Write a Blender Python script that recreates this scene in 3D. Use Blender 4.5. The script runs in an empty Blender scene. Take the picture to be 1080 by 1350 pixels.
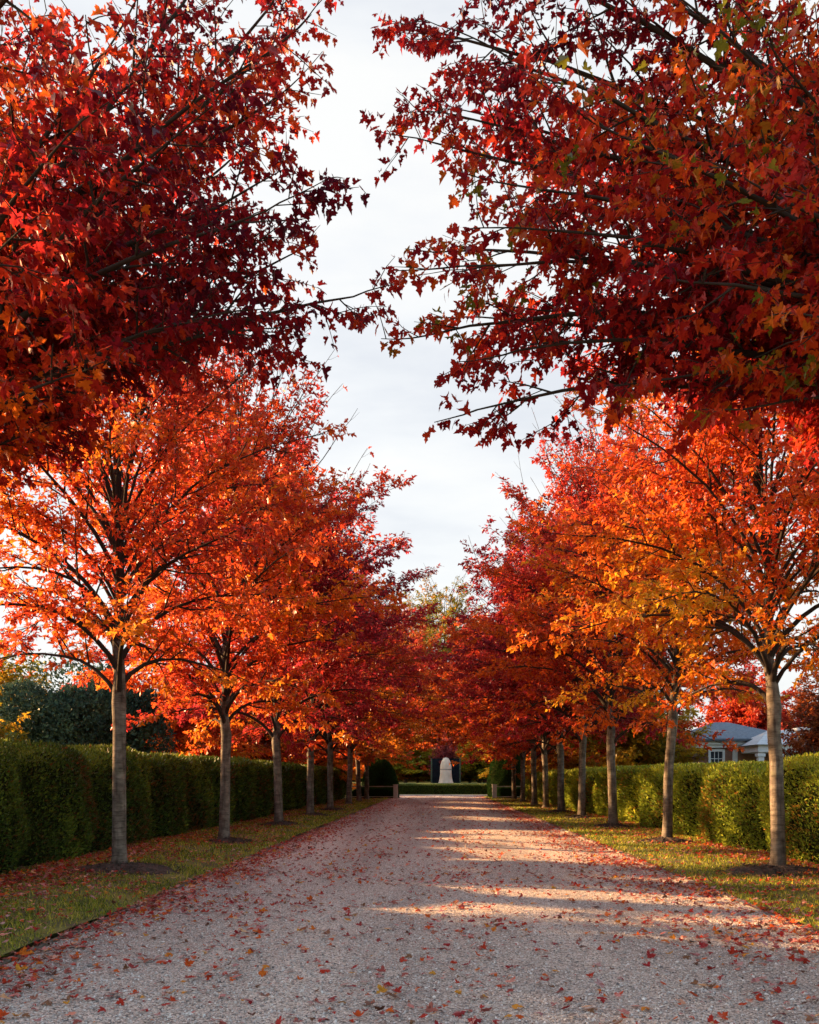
import bpy, bmesh, math, random
import numpy as np
from mathutils import Vector, Matrix

sc = bpy.context.scene
COL = sc.collection
R = math.radians
SUN_EL, SUN_AZ = 15.0, 71.0          # degrees; azimuth measured from +Y towards -X

# ------------------------------------------------------------------ helpers
def tag(o, label=None, cat=None, group=None, kind=None):
    if label: o['label'] = label
    if cat: o['category'] = cat
    if group: o['group'] = group
    if kind: o['kind'] = kind
    return o

def empty(name, loc, rz=0.0, scale=1.0):
    o = bpy.data.objects.new(name, None)
    COL.objects.link(o)
    o.location = loc
    o.rotation_euler = (0, 0, rz)
    s = scale if hasattr(scale, '__len__') else (scale,) * 3
    o.scale = s
    o.empty_display_size = .3
    return o

def link(name, me, mats=(), parent=None, per_object=False):
    o = bpy.data.objects.new(name, me)
    COL.objects.link(o)
    if not isinstance(mats, (list, tuple)): mats = [mats]
    if per_object:
        while len(me.materials) < len(mats): me.materials.append(None)
        for i, m in enumerate(mats):
            o.material_slots[i].link = 'OBJECT'
            o.material_slots[i].material = m
    else:
        for m in mats: me.materials.append(m)
    if parent: o.parent = parent
    return o

def np_mesh(name, V, loops, starts, smooth=False, mat_idx=None, attrs=None):
    me = bpy.data.meshes.new(name)
    V = np.ascontiguousarray(V, dtype=np.float32)
    me.vertices.add(len(V))
    me.vertices.foreach_set('co', V.ravel())
    me.loops.add(len(loops))
    me.loops.foreach_set('vertex_index', np.ascontiguousarray(loops, dtype=np.int32))
    me.polygons.add(len(starts))
    me.polygons.foreach_set('loop_start', np.ascontiguousarray(starts, dtype=np.int32))
    if mat_idx is not None:
        me.polygons.foreach_set('material_index', np.ascontiguousarray(mat_idx, dtype=np.int32))
    me.polygons.foreach_set('use_smooth', np.full(len(starts), smooth, dtype=bool))
    for k, v in (attrs or {}).items():
        a = me.attributes.new(k, 'FLOAT', 'FACE')
        a.data.foreach_set('value', np.ascontiguousarray(v, dtype=np.float32))
    me.update(calc_edges=True)
    return me

def unit(v):
    return v / np.maximum(np.linalg.norm(v, axis=-1, keepdims=True), 1e-9)

# leaf templates: verts (x lateral, y along, z out of the blade), faces
def maple_template(detail):
    if detail:
        half = [(.03, .0), (.26, -.07), (.19, .1), (.36, .09), (.52, .3), (.43, .36), (.44, .46), (.22, .43), (.17, .52),
                (.26, .68), (.14, .74)]
    else:
        half = [(.24, -.06), (.2, .1), (.52, .32), (.2, .44), (.24, .68)]
    top, mid = (0, 1.0), (0, .45)
    V = [(0, -.02), mid, top] + half + [(-x, y) for x, y in half]
    n = len(half)
    f1 = [0] + list(range(3, 3 + n)) + [2, 1]
    f2 = [0, 1, 2] + list(range(3 + 2 * n - 1, 3 + n - 1, -1))
    T = np.array([(x, y, -.35 * x * x + .16 * abs(x) - .22 * y * y) for x, y in V])
    return T, [f1, f2]
LEAF_HI = maple_template(True)
LEAF_LO = maple_template(False)
LEAF_OVAL = (np.array([(0, 0, 0), (.22, .35, .05), (0, 1, -.06), (-.22, .35, .05)]), [[0, 1, 2], [0, 2, 3]])
BLADE = (np.array([(-.5, 0, 0), (.5, 0, 0), (0, 1, .25)]), [[0, 1, 2]])

def leaf_geo(P, A, N, size, tone, tmpl, width=None):
    T, F = tmpl
    A = unit(A)
    S = unit(np.cross(A, N))
    N = np.cross(S, A)
    w = size if width is None else width
    V = (P[:, None, :] + (w[:, None, None] * T[None, :, 0, None]) * S[:, None, :]
         + (size[:, None, None] * T[None, :, 1, None]) * A[:, None, :]
         + (size[:, None, None] * T[None, :, 2, None]) * N[:, None, :])
    n, m = len(P), len(T)
    base = (np.arange(n) * m)[:, None]
    fl = np.concatenate([np.array(f) for f in F])
    loops = (base + fl[None]).ravel()
    lens = np.tile(np.array([len(f) for f in F]), n)
    starts = np.concatenate([[0], np.cumsum(lens)[:-1]])
    return V.reshape(-1, 3), loops, starts, np.repeat(tone, len(F))

def merge_geo(parts):
    """parts: list of (V, loops, starts, tone, matindex)"""
    Vs, Ls, Ss, Ts, Ms = [], [], [], [], []
    vo = lo = 0
    for V, L, S, t, m in parts:
        Vs.append(V); Ls.append(L + vo); Ss.append(S + lo)
        Ts.append(t); Ms.append(np.full(len(S), m))
        vo += len(V); lo += len(L)
    return (np.concatenate(Vs), np.concatenate(Ls), np.concatenate(Ss), np.concatenate(Ts), np.concatenate(Ms))

def tubes_geo(branches):
    """branches: list of (pts (n,3), radii (n,), sides)"""
    Vs, Ls, Yg = [], [], []
    vo = 0
    for pts, rad, k in branches:
        n = len(pts)
        tan = unit(np.gradient(pts, axis=0))
        ref = np.array([1.0, 0, 0]) if abs(tan[0][2]) > .7 else np.array([0, 0, 1.0])
        u = unit(np.cross(tan, ref)); v = np.cross(tan, u)
        a = np.arange(k) * (2 * math.pi / k)
        ring = (np.cos(a)[None, :, None] * u[:, None, :] + np.sin(a)[None, :, None] * v[:, None, :])
        V = pts[:, None, :] + rad[:, None, None] * ring
        Vs.append(V.reshape(-1, 3))
        i = (np.arange(n - 1) * k)[:, None]; j = np.arange(k)[None, :]; j2 = (j + 1) % k
        q = np.stack([i + j, i + j2, i + k + j2, i + k + j], -1).reshape(-1, 4)
        Ls.append(q + vo)
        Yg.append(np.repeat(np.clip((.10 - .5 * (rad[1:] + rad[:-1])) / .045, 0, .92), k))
        vo += n * k
    V = np.concatenate(Vs); L = np.concatenate(Ls)
    return V, L.ravel(), np.arange(len(L)) * 4, np.concatenate(Yg)

def bm_mesh(name, bm, smooth=False):
    me = bpy.data.meshes.new(name)
    bm.normal_update()
    bm.to_mesh(me); bm.free()
    if smooth:
        for p in me.polygons: p.use_smooth = True
    return me

def add_box(bm, x0, x1, y0, y1, z0, z1, bev=0.0):
    r = bmesh.ops.create_cube(bm, size=1.0)
    for v in r['verts']:
        v.co = ((x0 + x1) / 2 + v.co.x * (x1 - x0), (y0 + y1) / 2 + v.co.y * (y1 - y0), (z0 + z1) / 2 + v.co.z * (z1 - z0))
    if bev:
        es = list({e for v in r['verts'] for e in v.link_edges})
        bmesh.ops.bevel(bm, geom=es, offset=bev, segments=2, affect='EDGES')

def box_obj(name, dims, mat, parent=None, bev=0.0):
    bm = bmesh.new()
    for d in dims: add_box(bm, *d, bev=bev)
    return link(name, bm_mesh(name, bm), mat, parent)

# ------------------------------------------------------------------ materials
def mat_new(name):
    m = bpy.data.materials.new(name); m.use_nodes = True
    nt = m.node_tree
    for n in list(nt.nodes): nt.nodes.remove(n)
    out = nt.nodes.new('ShaderNodeOutputMaterial')
    return m, nt, out

def nd(nt, t, **kw):
    n = nt.nodes.new(t)
    for k, v in kw.items(): setattr(n, k, v)
    return n

def ramp(nt, stops, fac=None, interp='LINEAR'):
    r = nd(nt, 'ShaderNodeValToRGB')
    r.color_ramp.interpolation = interp
    el = r.color_ramp.elements
    while len(el) < len(stops): el.new(.5)
    for e, (p, c) in zip(el, stops):
        e.position = p; e.color = (*c, 1)
    if fac is not None: nt.links.new(fac, r.inputs[0])
    return r.outputs[0]

def leaf_mat(name, stops, transl=.55, gloss=.035, attr='tone', tint=1.0):
    m, nt, out = mat_new(name)
    a = nd(nt, 'ShaderNodeAttribute', attribute_name=attr)
    c = ramp(nt, stops, a.outputs['Fac'])
    tcx = nd(nt, 'ShaderNodeTexCoord'); sp = nd(nt, 'ShaderNodeTexNoise'); sp.inputs['Scale'].default_value = 38; sp.inputs['Detail'].default_value = 3
    nt.links.new(tcx.outputs['Object'], sp.inputs['Vector'])
    sr = ramp(nt, [(.30, (.55, .52, .5)), (.47, (1, 1, 1)), (.62, (1.0, 1.0, 1.0)), (.72, (1.15, 1.25, 1.1))], sp.outputs[0])
    mm = nd(nt, 'ShaderNodeMix', data_type='RGBA', blend_type='MULTIPLY'); mm.inputs['Factor'].default_value = 1
    nt.links.new(c, mm.inputs['A']); nt.links.new(sr, mm.inputs['B']); c = mm.outputs['Result']
    d = nd(nt, 'ShaderNodeBsdfDiffuse'); t = nd(nt, 'ShaderNodeBsdfTranslucent')
    hs = nd(nt, 'ShaderNodeHueSaturation'); hs.inputs['Saturation'].default_value = .98; hs.inputs['Value'].default_value = 1.12 * tint
    nt.links.new(c, d.inputs[0]); nt.links.new(c, hs.inputs['Color']); nt.links.new(hs.outputs[0], t.inputs[0])
    mx = nd(nt, 'ShaderNodeMixShader'); mx.inputs[0].default_value = transl
    nt.links.new(d.outputs[0], mx.inputs[1]); nt.links.new(t.outputs[0], mx.inputs[2])
    g = nd(nt, 'ShaderNodeBsdfGlossy'); g.inputs['Roughness'].default_value = .55
    fr = nd(nt, 'ShaderNodeFresnel'); fr.inputs[0].default_value = 1.2
    mul = nd(nt, 'ShaderNodeMath', operation='MULTIPLY'); mul.inputs[1].default_value = gloss * 4
    nt.links.new(fr.outputs[0], mul.inputs[0])
    mx2 = nd(nt, 'ShaderNodeMixShader')
    nt.links.new(mul.outputs[0], mx2.inputs[0]); nt.links.new(mx.outputs[0], mx2.inputs[1]); nt.links.new(g.outputs[0], mx2.inputs[2])
    nt.links.new(mx2.outputs[0], out.inputs[0])
    return m

def principled(nt, out, rough=.8, spec=.3):
    p = nd(nt, 'ShaderNodeBsdfPrincipled')
    p.inputs['Roughness'].default_value = rough
    p.inputs['Specular IOR Level'].default_value = spec
    nt.links.new(p.outputs[0], out.inputs[0])
    return p

def noise_mat(name, stops, scale=5, detail=6, rough=.85, bump=.0, bscale=30, stretch=(1, 1, 1), spec=.3, mid=(.3, .7)):
    m, nt, out = mat_new(name)
    p = principled(nt, out, rough, spec)
    tc = nd(nt, 'ShaderNodeTexCoord'); mp = nd(nt, 'ShaderNodeMapping'); mp.inputs['Scale'].default_value = stretch
    nt.links.new(tc.outputs['Object'], mp.inputs[0])
    n = nd(nt, 'ShaderNodeTexNoise'); n.inputs['Scale'].default_value = scale; n.inputs['Detail'].default_value = detail
    nt.links.new(mp.outputs[0], n.inputs['Vector'])
    lo, hi = mid
    st = [(lo + (hi - lo) * s, c) for s, c in stops]
    nt.links.new(ramp(nt, st, n.outputs[0]), p.inputs['Base Color'])
    if bump:
        n2 = nd(nt, 'ShaderNodeTexNoise'); n2.inputs['Scale'].default_value = bscale; n2.inputs['Detail'].default_value = 5
        nt.links.new(mp.outputs[0], n2.inputs['Vector'])
        b = nd(nt, 'ShaderNodeBump'); b.inputs['Strength'].default_value = bump; b.inputs['Distance'].default_value = .02
        nt.links.new(n2.outputs[0], b.inputs['Height']); nt.links.new(b.outputs[0], p.inputs['Normal'])
    return m

YEL, GOLD, ORG = (.62, .30, .012), (.62, .20, .008), (.62, .115, .006)
REDO, RED, CRIM = (.53, .058, .014), (.40, .030, .018), (.26, .014, .018)
DARK, MAR, OLV = (.15, .010, .016), (.075, .010, .018), (.14, .13, .012)

BARK = None
def make_bark():
    m, nt, out = mat_new('bark')
    p = principled(nt, out, .95, .06)
    tc = nd(nt, 'ShaderNodeTexCoord')
    mp = nd(nt, 'ShaderNodeMapping'); mp.inputs['Scale'].default_value = (1, 1, 1.6)
    nt.links.new(tc.outputs['Object'], mp.inputs[0])
    n = nd(nt, 'ShaderNodeTexNoise'); n.inputs['Scale'].default_value = 5; n.inputs['Detail'].default_value = 7
    nt.links.new(mp.outputs[0], n.inputs['Vector'])
    c1 = ramp(nt, [(.25, (.055, .044, .036)), (.42, (.105, .083, .066)), (.58, (.165, .135, .106)), (.78, (.25, .21, .168))], n.outputs[0])
    n3 = nd(nt, 'ShaderNodeTexNoise'); n3.inputs['Scale'].default_value = 2.2; n3.inputs['Detail'].default_value = 4
    nt.links.new(tc.outputs['Object'], n3.inputs['Vector'])
    mx = nd(nt, 'ShaderNodeMix', data_type='RGBA'); mx.inputs['B'].default_value = (.17, .17, .10, 1)
    mr = nd(nt, 'ShaderNodeMapRange'); mr.inputs[1].default_value = .56; mr.inputs[2].default_value = .72; mr.inputs[4].default_value = .55
    nt.links.new(n3.outputs[0], mr.inputs[0]); nt.links.new(mr.outputs[0], mx.inputs['Factor']); nt.links.new(c1, mx.inputs['A'])
    shw = nd(nt, 'ShaderNodeAttribute', attribute_name='limb_shade')
    mx3 = nd(nt, 'ShaderNodeMix', data_type='RGBA'); mx3.inputs['B'].default_value = (.030, .021, .017, 1)  # painted shade: thinner limbs are blended to near black
    nt.links.new(shw.outputs['Fac'], mx3.inputs['Factor'])
    mp4 = nd(nt, 'ShaderNodeMapping'); mp4.inputs['Scale'].default_value = (7, 7, 55); nt.links.new(tc.outputs['Object'], mp4.inputs[0])
    n4 = nd(nt, 'ShaderNodeTexNoise'); n4.inputs['Scale'].default_value = 1; n4.inputs['Detail'].default_value = 4; nt.links.new(mp4.outputs[0], n4.inputs['Vector'])
    mp5 = nd(nt, 'ShaderNodeMapping'); mp5.inputs['Scale'].default_value = (16, 16, 2.2); nt.links.new(tc.outputs['Object'], mp5.inputs[0])
    n5 = nd(nt, 'ShaderNodeTexNoise'); n5.inputs['Scale'].default_value = 1; n5.inputs['Detail'].default_value = 5; nt.links.new(mp5.outputs[0], n5.inputs['Vector'])
    f4 = ramp(nt, [(.52, (1, 1, 1)), (.64, (.55, .52, .5))], n4.outputs[0]); f5 = ramp(nt, [(.34, (.5, .47, .45)), (.5, (1, 1, 1)), (.7, (1.12, 1.1, 1.08))], n5.outputs[0])
    m4 = nd(nt, 'ShaderNodeMix', data_type='RGBA', blend_type='MULTIPLY'); m4.inputs['Factor'].default_value = .85
    nt.links.new(mx.outputs['Result'], m4.inputs['A']); nt.links.new(f4, m4.inputs['B'])
    m5 = nd(nt, 'ShaderNodeMix', data_type='RGBA', blend_type='MULTIPLY'); m5.inputs['Factor'].default_value = .9
    nt.links.new(m4.outputs['Result'], m5.inputs['A']); nt.links.new(f5, m5.inputs['B'])
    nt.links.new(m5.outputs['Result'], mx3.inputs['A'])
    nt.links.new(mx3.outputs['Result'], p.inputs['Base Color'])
    mp2 = nd(nt, 'ShaderNodeMapping'); mp2.inputs['Scale'].default_value = (1, 1, 1.3)
    nt.links.new(tc.outputs['Object'], mp2.inputs[0])
    n2 = nd(nt, 'ShaderNodeTexNoise'); n2.inputs['Scale'].default_value = 26; n2.inputs['Detail'].default_value = 5
    nt.links.new(mp2.outputs[0], n2.inputs['Vector'])
    b = nd(nt, 'ShaderNodeBump'); b.inputs['Strength'].default_value = .7; b.inputs['Distance'].default_value = .008
    nt.links.new(n2.outputs[0], b.inputs['Height']); nt.links.new(b.outputs[0], p.inputs['Normal'])
    return m
BARK = make_bark()

# ------------------------------------------------------------------ trees
def rot_about(v, axis, ang):
    c, s = math.cos(ang), math.sin(ang)
    return v * c + np.cross(axis, v) * s + axis * np.dot(axis, v) * (1 - c)

def prof(t):
    return max(0.05, math.sin(math.pi * min(1, .2 + .8 * t))) ** .75

def gen_tree(seed, H, clear, RAD, nsc, r0=.13, leaf=.09, limbs=None, sec_step=.27, twig_step=.16, leaf_step=.06,
             t_first=.3, sec_len=.42, droop=0.0, bare=None, tmpl=LEAF_LO, shoots=0, keep=1.0, lean=(0, 0), top_thin=0.0, cut=None):
    g = np.random.default_rng(seed)
    branches = []
    LP, LA, LT = [], [], []
    ph = g.uniform(0, 6.28, 8)
    # trunk / leader
    n = 26
    zz = np.concatenate([[-.12, 0, .05, .12, .25, .5], np.linspace(.9, H * .93, n - 6)])
    wig = np.cumsum(g.normal(0, .02, (n, 2)), 0) * np.clip(.25 + (zz - clear * .5) / 2, .25, 1.6)[:, None] * (zz > .1)[:, None]
    lin = np.array(lean)[None, :] * (zz / H)[:, None]
    trunk = np.column_stack([wig + lin, zz])
    f = np.clip((zz - clear) / (H * .93 - clear), 0, 1)
    rad = r0 * (1 - .12 * np.clip(zz / clear, 0, 1)) * (1 - f) ** 1.15 + .006
    rad *= 1 + .55 * np.exp(-np.clip(zz, 0, 9) / .13)
    rad[np.argmin(abs(zz - clear))] *= 1.12
    branches.append((trunk, rad, 12))
    tz = lambda z: np.array([np.interp(z, zz, trunk[:, 0]), np.interp(z, zz, trunk[:, 1]), z])
    targets = []
    for i in range(nsc):
        fi = i / max(1, nsc - 1)
        zs = clear + (fi ** 1.05) * (H - clear) * .46 + g.uniform(-.12, .12) + (.0 if fi > .2 else g.uniform(-.1, .35))
        te = fi * .90 + .04 + g.uniform(-.05, .06)
        az = i * 2.39996 + g.uniform(-.35, .35)
        re = RAD * prof(te) * g.uniform(.82, 1.08)
        tgt = np.array([math.cos(az) * re, math.sin(az) * re, clear + te * (H - clear)])
        targets.append((zs, tgt, fi, 60 + 14 * fi))
    for L in (limbs or []):
        zs, tgt = L[0], np.array(L[1], float)
        targets.append((zs, tgt, .15, L[2] if len(L) > 2 else 40))

    def leaves_on(pts, s0=.2, mult=1.0):
        seg = np.linalg.norm(np.diff(pts, axis=0), axis=1); cum = np.concatenate([[0], np.cumsum(seg)])
        Lc = cum[-1]
        if Lc < .03: return
        mid = pts[len(pts) // 2]
        if bare is not None and bare(mid, g): return
        s = np.arange(Lc * s0, Lc + .001, leaf_step / mult)
        if len(s) == 0: return
        p = np.column_stack([np.interp(s, cum, pts[:, k]) for k in range(3)])
        d = unit(np.column_stack([np.interp(s, cum, np.gradient(pts[:, k])) for k in range(3)]))
        up = np.array([0, 0, 1.0])
        sd = unit(np.cross(d, up) + 1e-4)
        tw = g.normal(0, .08)
        for sg in (-1, 1):
            a = d * .55 + sg * sd * g.uniform(.5, 1.0, (len(s), 1)) + up * g.normal(-.3 - droop, .35, (len(s), 1)) + g.normal(0, .28, (len(s), 3))
            a = unit(a)
            msk = g.random(len(s)) < keep
            if cut is not None: msk &= np.array([not cut(q_) for q_ in p + a * leaf])
            LP.append((p + a * leaf * g.uniform(.3, .75, (len(s), 1)))[msk]); LA.append(a[msk]); LT.append(np.full(msk.sum(), tw))

    for zs, tgt, fi, elev in targets:
        st = tz(min(zs, H * .9))
        dv = tgt - st
        Ln = np.linalg.norm(dv)
        az = math.atan2(dv[1], dv[0])
        e = R(elev)
        p1 = st + np.array([math.cos(az) * math.cos(e), math.sin(az) * math.cos(e), math.sin(e)]) * Ln * .5
        ns = max(8, int(Ln / .28))
        t = np.linspace(0, 1, ns)[:, None]
        pts = st * (1 - t) ** 2 + 2 * p1 * t * (1 - t) + tgt * t ** 2
        w = np.cumsum(g.normal(0, .015, (ns, 3)), 0); w -= w[0]
        pts = pts + w * np.clip(t * 2, 0, 1)
        rs = r0 * (.40 - .18 * fi) * g.uniform(.8, 1.15)
        if limbs and fi == .15: rs = r0 * .27
        rr = rs * (1 - t[:, 0]) ** .9 + .005
        rr[0] *= 1.25
        if cut is not None:
            while ns > 6 and cut(pts[ns - 1] + (pts[ns - 1] - pts[ns - 3]) * .5): ns -= 1
            pts = pts[:ns]; rr = np.minimum(rr[:ns], np.linspace(rr[0], .006, ns)); Ln = np.linalg.norm(pts[-1] - pts[0]); t = np.linspace(0, 1, ns)[:, None]
        if cut is not None and (ns <= 7 or cut(pts[-1])): continue
        branches.append((pts, rr, 7))
        tan = unit(np.gradient(pts, axis=0))
        # secondaries
        s = Ln * t_first; k = g.integers(0, 2)
        secs = []
        while s < Ln * .985:
            tt = s / Ln
            q = tt * (ns - 1); i0 = min(int(q), ns - 2); fr = q - i0
            p = pts[i0] * (1 - fr) + pts[i0 + 1] * fr
            d = tan[i0]
            lat = unit(np.cross(d, np.array([0, 0, 1.0])) + 1e-4)
            roll = g.normal(0, .75) + (math.pi if k % 2 else 0)
            lat = rot_about(lat, d, roll)
            a = R(g.uniform(32, 58))
            dd = d * math.cos(a) + lat * math.sin(a)
            L2 = np.clip(Ln * sec_len * (1.05 - tt) * g.uniform(.7, 1.25) + .22, .3, 2.0)
            secs.append((p, dd, L2, rr[i0] * .5))
            k += 1; s += sec_step * g.uniform(.7, 1.3)
        secs.append((pts[-1], tan[-1], .45, .005))
        for p, dd, L2, r2 in secs:
            m = max(4, int(L2 / .16))
            bias = np.array([0, 0, .10 - droop * .28])
            pt = [p]; dcur = unit(dd)
            for _ in range(m):
                dcur = unit(dcur + bias * .6 + g.normal(0, .07, 3)); pt.append(pt[-1] + dcur * (L2 / m))
            pt = np.array(pt)
            if cut is not None:
                inside = [not cut(q_) for q_ in pt]
                kk = inside.index(False) if False in inside else len(pt)
                if kk < 3: continue
                pt = pt[:kk]; m = kk - 1; L2 = L2 * m / max(1, len(inside) - 1)
            branches.append((pt, np.linspace(min(r2, .022) + .002, .003, len(pt)), 4))
            leaves_on(pt, .45)
            s = L2 * .18; k2 = 0
            while s < L2:
                q = s / L2 * m; i0 = min(int(q), m - 1)
                d = unit(pt[i0 + 1] - pt[i0]); p3 = pt[i0] + (q - i0) * (pt[i0 + 1] - pt[i0])
                lat = unit(np.cross(d, np.array([0, 0, 1.0])) + 1e-4) * (1 if k2 % 2 else -1)
                lat = rot_about(lat, d, g.normal(0, .6))
                a = R(g.uniform(30, 60))
                dw = unit(d * math.cos(a) + lat * math.sin(a))
                L3 = g.uniform(.18, .5) * (1.15 - .5 * s / L2)
                w3 = [p3]
                for _ in range(3):
                    dw = unit(dw + np.array([0, 0, .06 - droop * .3]) + g.normal(0, .1, 3)); w3.append(w3[-1] + dw * L3 / 3)
                w3 = np.array(w3)
                if cut is None or not cut(w3[-1]): branches.append((w3, np.array([.0045, .004, .003, .002]), 3))
                leaves_on(w3, .2)
                k2 += 1; s += twig_step * g.uniform(.7, 1.3)
    # long leafless shoots through the top of the crown
    for i in range(shoots):
        az = g.uniform(0, 6.28); te = g.uniform(.7, 1.0)
        rr_ = RAD * prof(te) * g.uniform(.3, .95)
        p = np.array([math.cos(az) * rr_, math.sin(az) * rr_, clear + te * (H - clear) * .93])
        d = unit(np.array([math.cos(az) * .5, math.sin(az) * .5, 1.0]) + g.normal(0, .15, 3))
        Ls = g.uniform(.7, 2.1); pt = [p - d * .5]
        for _ in range(6):
            d = unit(d + g.normal(0, .06, 3)); pt.append(pt[-1] + d * (Ls + .5) / 6)
        pt = np.array(pt)
        branches.append((pt, np.linspace(.012, .004, 7), 4))
        for _ in range(4):
            j = g.integers(1, 6); dd = unit(pt[j + 1] - pt[j] + g.normal(0, .03, 3))
            lat = unit(g.normal(0, 1, 3)); dq = unit(dd + lat * .6)
            q = np.array([pt[j], pt[j] + dq * .12, pt[j] + dq * .22 + dd * .08])
            branches.append((q, np.array([.004, .003, .002]), 3))
            if g.random() < .35:
                LP.append(q[-1:] ); LA.append(unit(g.normal(0, 1, (1, 3)))); LT.append(np.array([.2]))

    P = np.concatenate(LP); A = np.concatenate(LA); tw = np.concatenate(LT)
    N = unit(np.array([0, 0, 1.0]) + g.normal(0, .42, P.shape))
    size = leaf * np.clip(g.normal(1, .28, len(P)), .4, 1.7)
    h = (P[:, 2] - clear) / (H - clear)
    x, y, z = P.T
    nz = (np.sin(1.5 * x + ph[0] + .8 * np.sin(y + ph[1])) * np.sin(1.3 * y + ph[2]) + np.sin(1.7 * z + ph[3] + np.sin(1.1 * x + ph[4])) * .8
          + .6 * np.sin(3.1 * x + ph[5]) * np.sin(2.9 * y + ph[6]) * np.sin(2.6 * z + ph[7])) / 1.6
    tone = np.clip(.46 + (.34 if limbs else .5) * (h - .42) + (.29 if limbs else .27) * nz + tw * .9 + g.normal(0, .10, len(P)), 0, 1)
    wood = tubes_geo(branches)
    T0 = tmpl[0].copy(); Tc = T0.copy(); Tc[:, 2] = 1.5 * T0[:, 0] ** 2 + .1 * abs(T0[:, 0]) - .45 * T0[:, 1] ** 2; Tc[:, 1] *= .93
    k3 = len(P) // 3
    Td = T0.copy(); Td[:, 0] *= .72; Td[:, 2] = .9 * abs(T0[:, 0]) - .1 * T0[:, 1] ** 2
    pm = g.permutation(len(P)); P, A, N, size, tone = P[pm], A[pm], N[pm], size[pm], tone[pm]
    V, L, S, T, _m = merge_geo([(*leaf_geo(P[a_:b_], A[a_:b_], N[a_:b_], size[a_:b_], tone[a_:b_], (tt_, tmpl[1])), 0)
                                for a_, b_, tt_ in ((0, k3, Tc), (k3, k3 * 2, Td), (k3 * 2, len(P), T0))])
    tm = np_mesh('maple_wood', *wood[:3], smooth=True, attrs={'limb_shade': wood[3]})
    cm = np_mesh('maple_leaves', V, L, S, attrs={'tone': T})
    print('tree', seed, 'leaves', len(P), 'branches', len(branches))
    return tm, cm

def plant(name, geo, loc, rz, scale, leafm, label, cat='tree', group=None):
    t = empty(name, loc, rz, scale)
    q_ = random.Random(int(abs(loc[0]) * 97 + loc[1] * 13)); t.rotation_euler = (R(q_.uniform(-1.6, 1.6)), R(q_.uniform(-1.6, 1.6)), rz)
    if geo in (G_FL, G_FR): t.rotation_euler = (0, 0, rz)
    tag(t, label, cat, group)
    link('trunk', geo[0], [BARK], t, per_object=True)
    link('crown', geo[1], [leafm], t, per_object=True)
    return t

# pixel of the photograph (1080 x 1350) at a depth -> a place in the world; only used to lay the place out
F, VX, HY, CAMZ = 1170.0, 577.0, 1026.0, 1.5
def at(px, py, D): return ((px - VX) / F * D, D, CAMZ + (HY - py) / F * D)

# ramps: tone 0 (yellowest) .. 1 (darkest)
def rmp(*cs): return [(i / (len(cs) - 1) * .8 + .1, c) for i, c in enumerate(cs)]
M_OR = leaf_mat('leaf_orange', rmp(GOLD, ORG, (.60, .088, .010), REDO, (.48, .042, .016), RED, RED))
M_GO = leaf_mat('leaf_gold', rmp(YEL, GOLD, ORG, ORG, REDO, REDO, RED))
M_ORR = leaf_mat('leaf_orange_red', rmp(GOLD, ORG, REDO, REDO, RED))
M_RED = leaf_mat('leaf_red', rmp(ORG, ORG, REDO, RED, RED, CRIM))
M_CRI = leaf_mat('leaf_crimson', rmp(REDO, RED, (.38, .026, .034), (.36, .022, .040), (.27, .014, .026), CRIM, DARK))
M_OAK = leaf_mat('leaf_oak', rmp((.42, .24, .03), (.34, .19, .02), (.18, .17, .02), (.15, .16, .02), (.34, .14, .015)))
DR, DC, DD, DM = (.40, .022, .010), (.30, .011, .013), (.17, .006, .012), (.085, .006, .015)
M_FGL = leaf_mat('leaf_deep_red', rmp(ORG, (.48, .045, .008), DR, DC, DD, DM, DM), gloss=.018)
M_FGR = leaf_mat('leaf_scarlet', rmp(OLV, (.56, .09, .006), (.45, .034, .010), DR, DC, DD, DD, DM, DM), gloss=.018)
M_MIX = leaf_mat('leaf_rust', rmp(GOLD, (.36, .14, .012), (.4, .07, .01), RED, CRIM))
M_OLV = leaf_mat('leaf_olive', rmp((.60, .46, .03), (.46, .40, .03), (.36, .36, .03), (.46, .27, .02), (.55, .22, .02)))
M_YEL = leaf_mat('leaf_yellow', rmp((.55, .36, .02), (.5, .28, .015), (.4, .2, .012), (.24, .2, .015), (.16, .15, .012)))
M_BRN = leaf_mat('leaf_brown', rmp((.4, .13, .02), (.3, .07, .015), (.2, .04, .015), (.12, .03, .012)))
M_EVG = leaf_mat('leaf_evergreen', rmp((.085, .13, .065), (.06, .10, .065), (.045, .078, .055), (.03, .052, .04)), transl=.15)
M_TOP = leaf_mat('leaf_yew', rmp((.03, .07, .015), (.02, .048, .011), (.012, .03, .008)), transl=.1, gloss=.004)
M_PUR = leaf_mat('leaf_purple', rmp((.50, .14, .12), (.42, .09, .08), (.30, .06, .06), (.2, .04, .05)))

def fg_limbs(lst, base):
    out = []
    for px, py, D, zs in lst:
        x, y, z = at(px, py, D)
        if base[0] > 0: zs = max(zs + .5, 3.7)
        out.append((zs, (x - base[0], y - base[1], z), 30))
    return out

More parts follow.
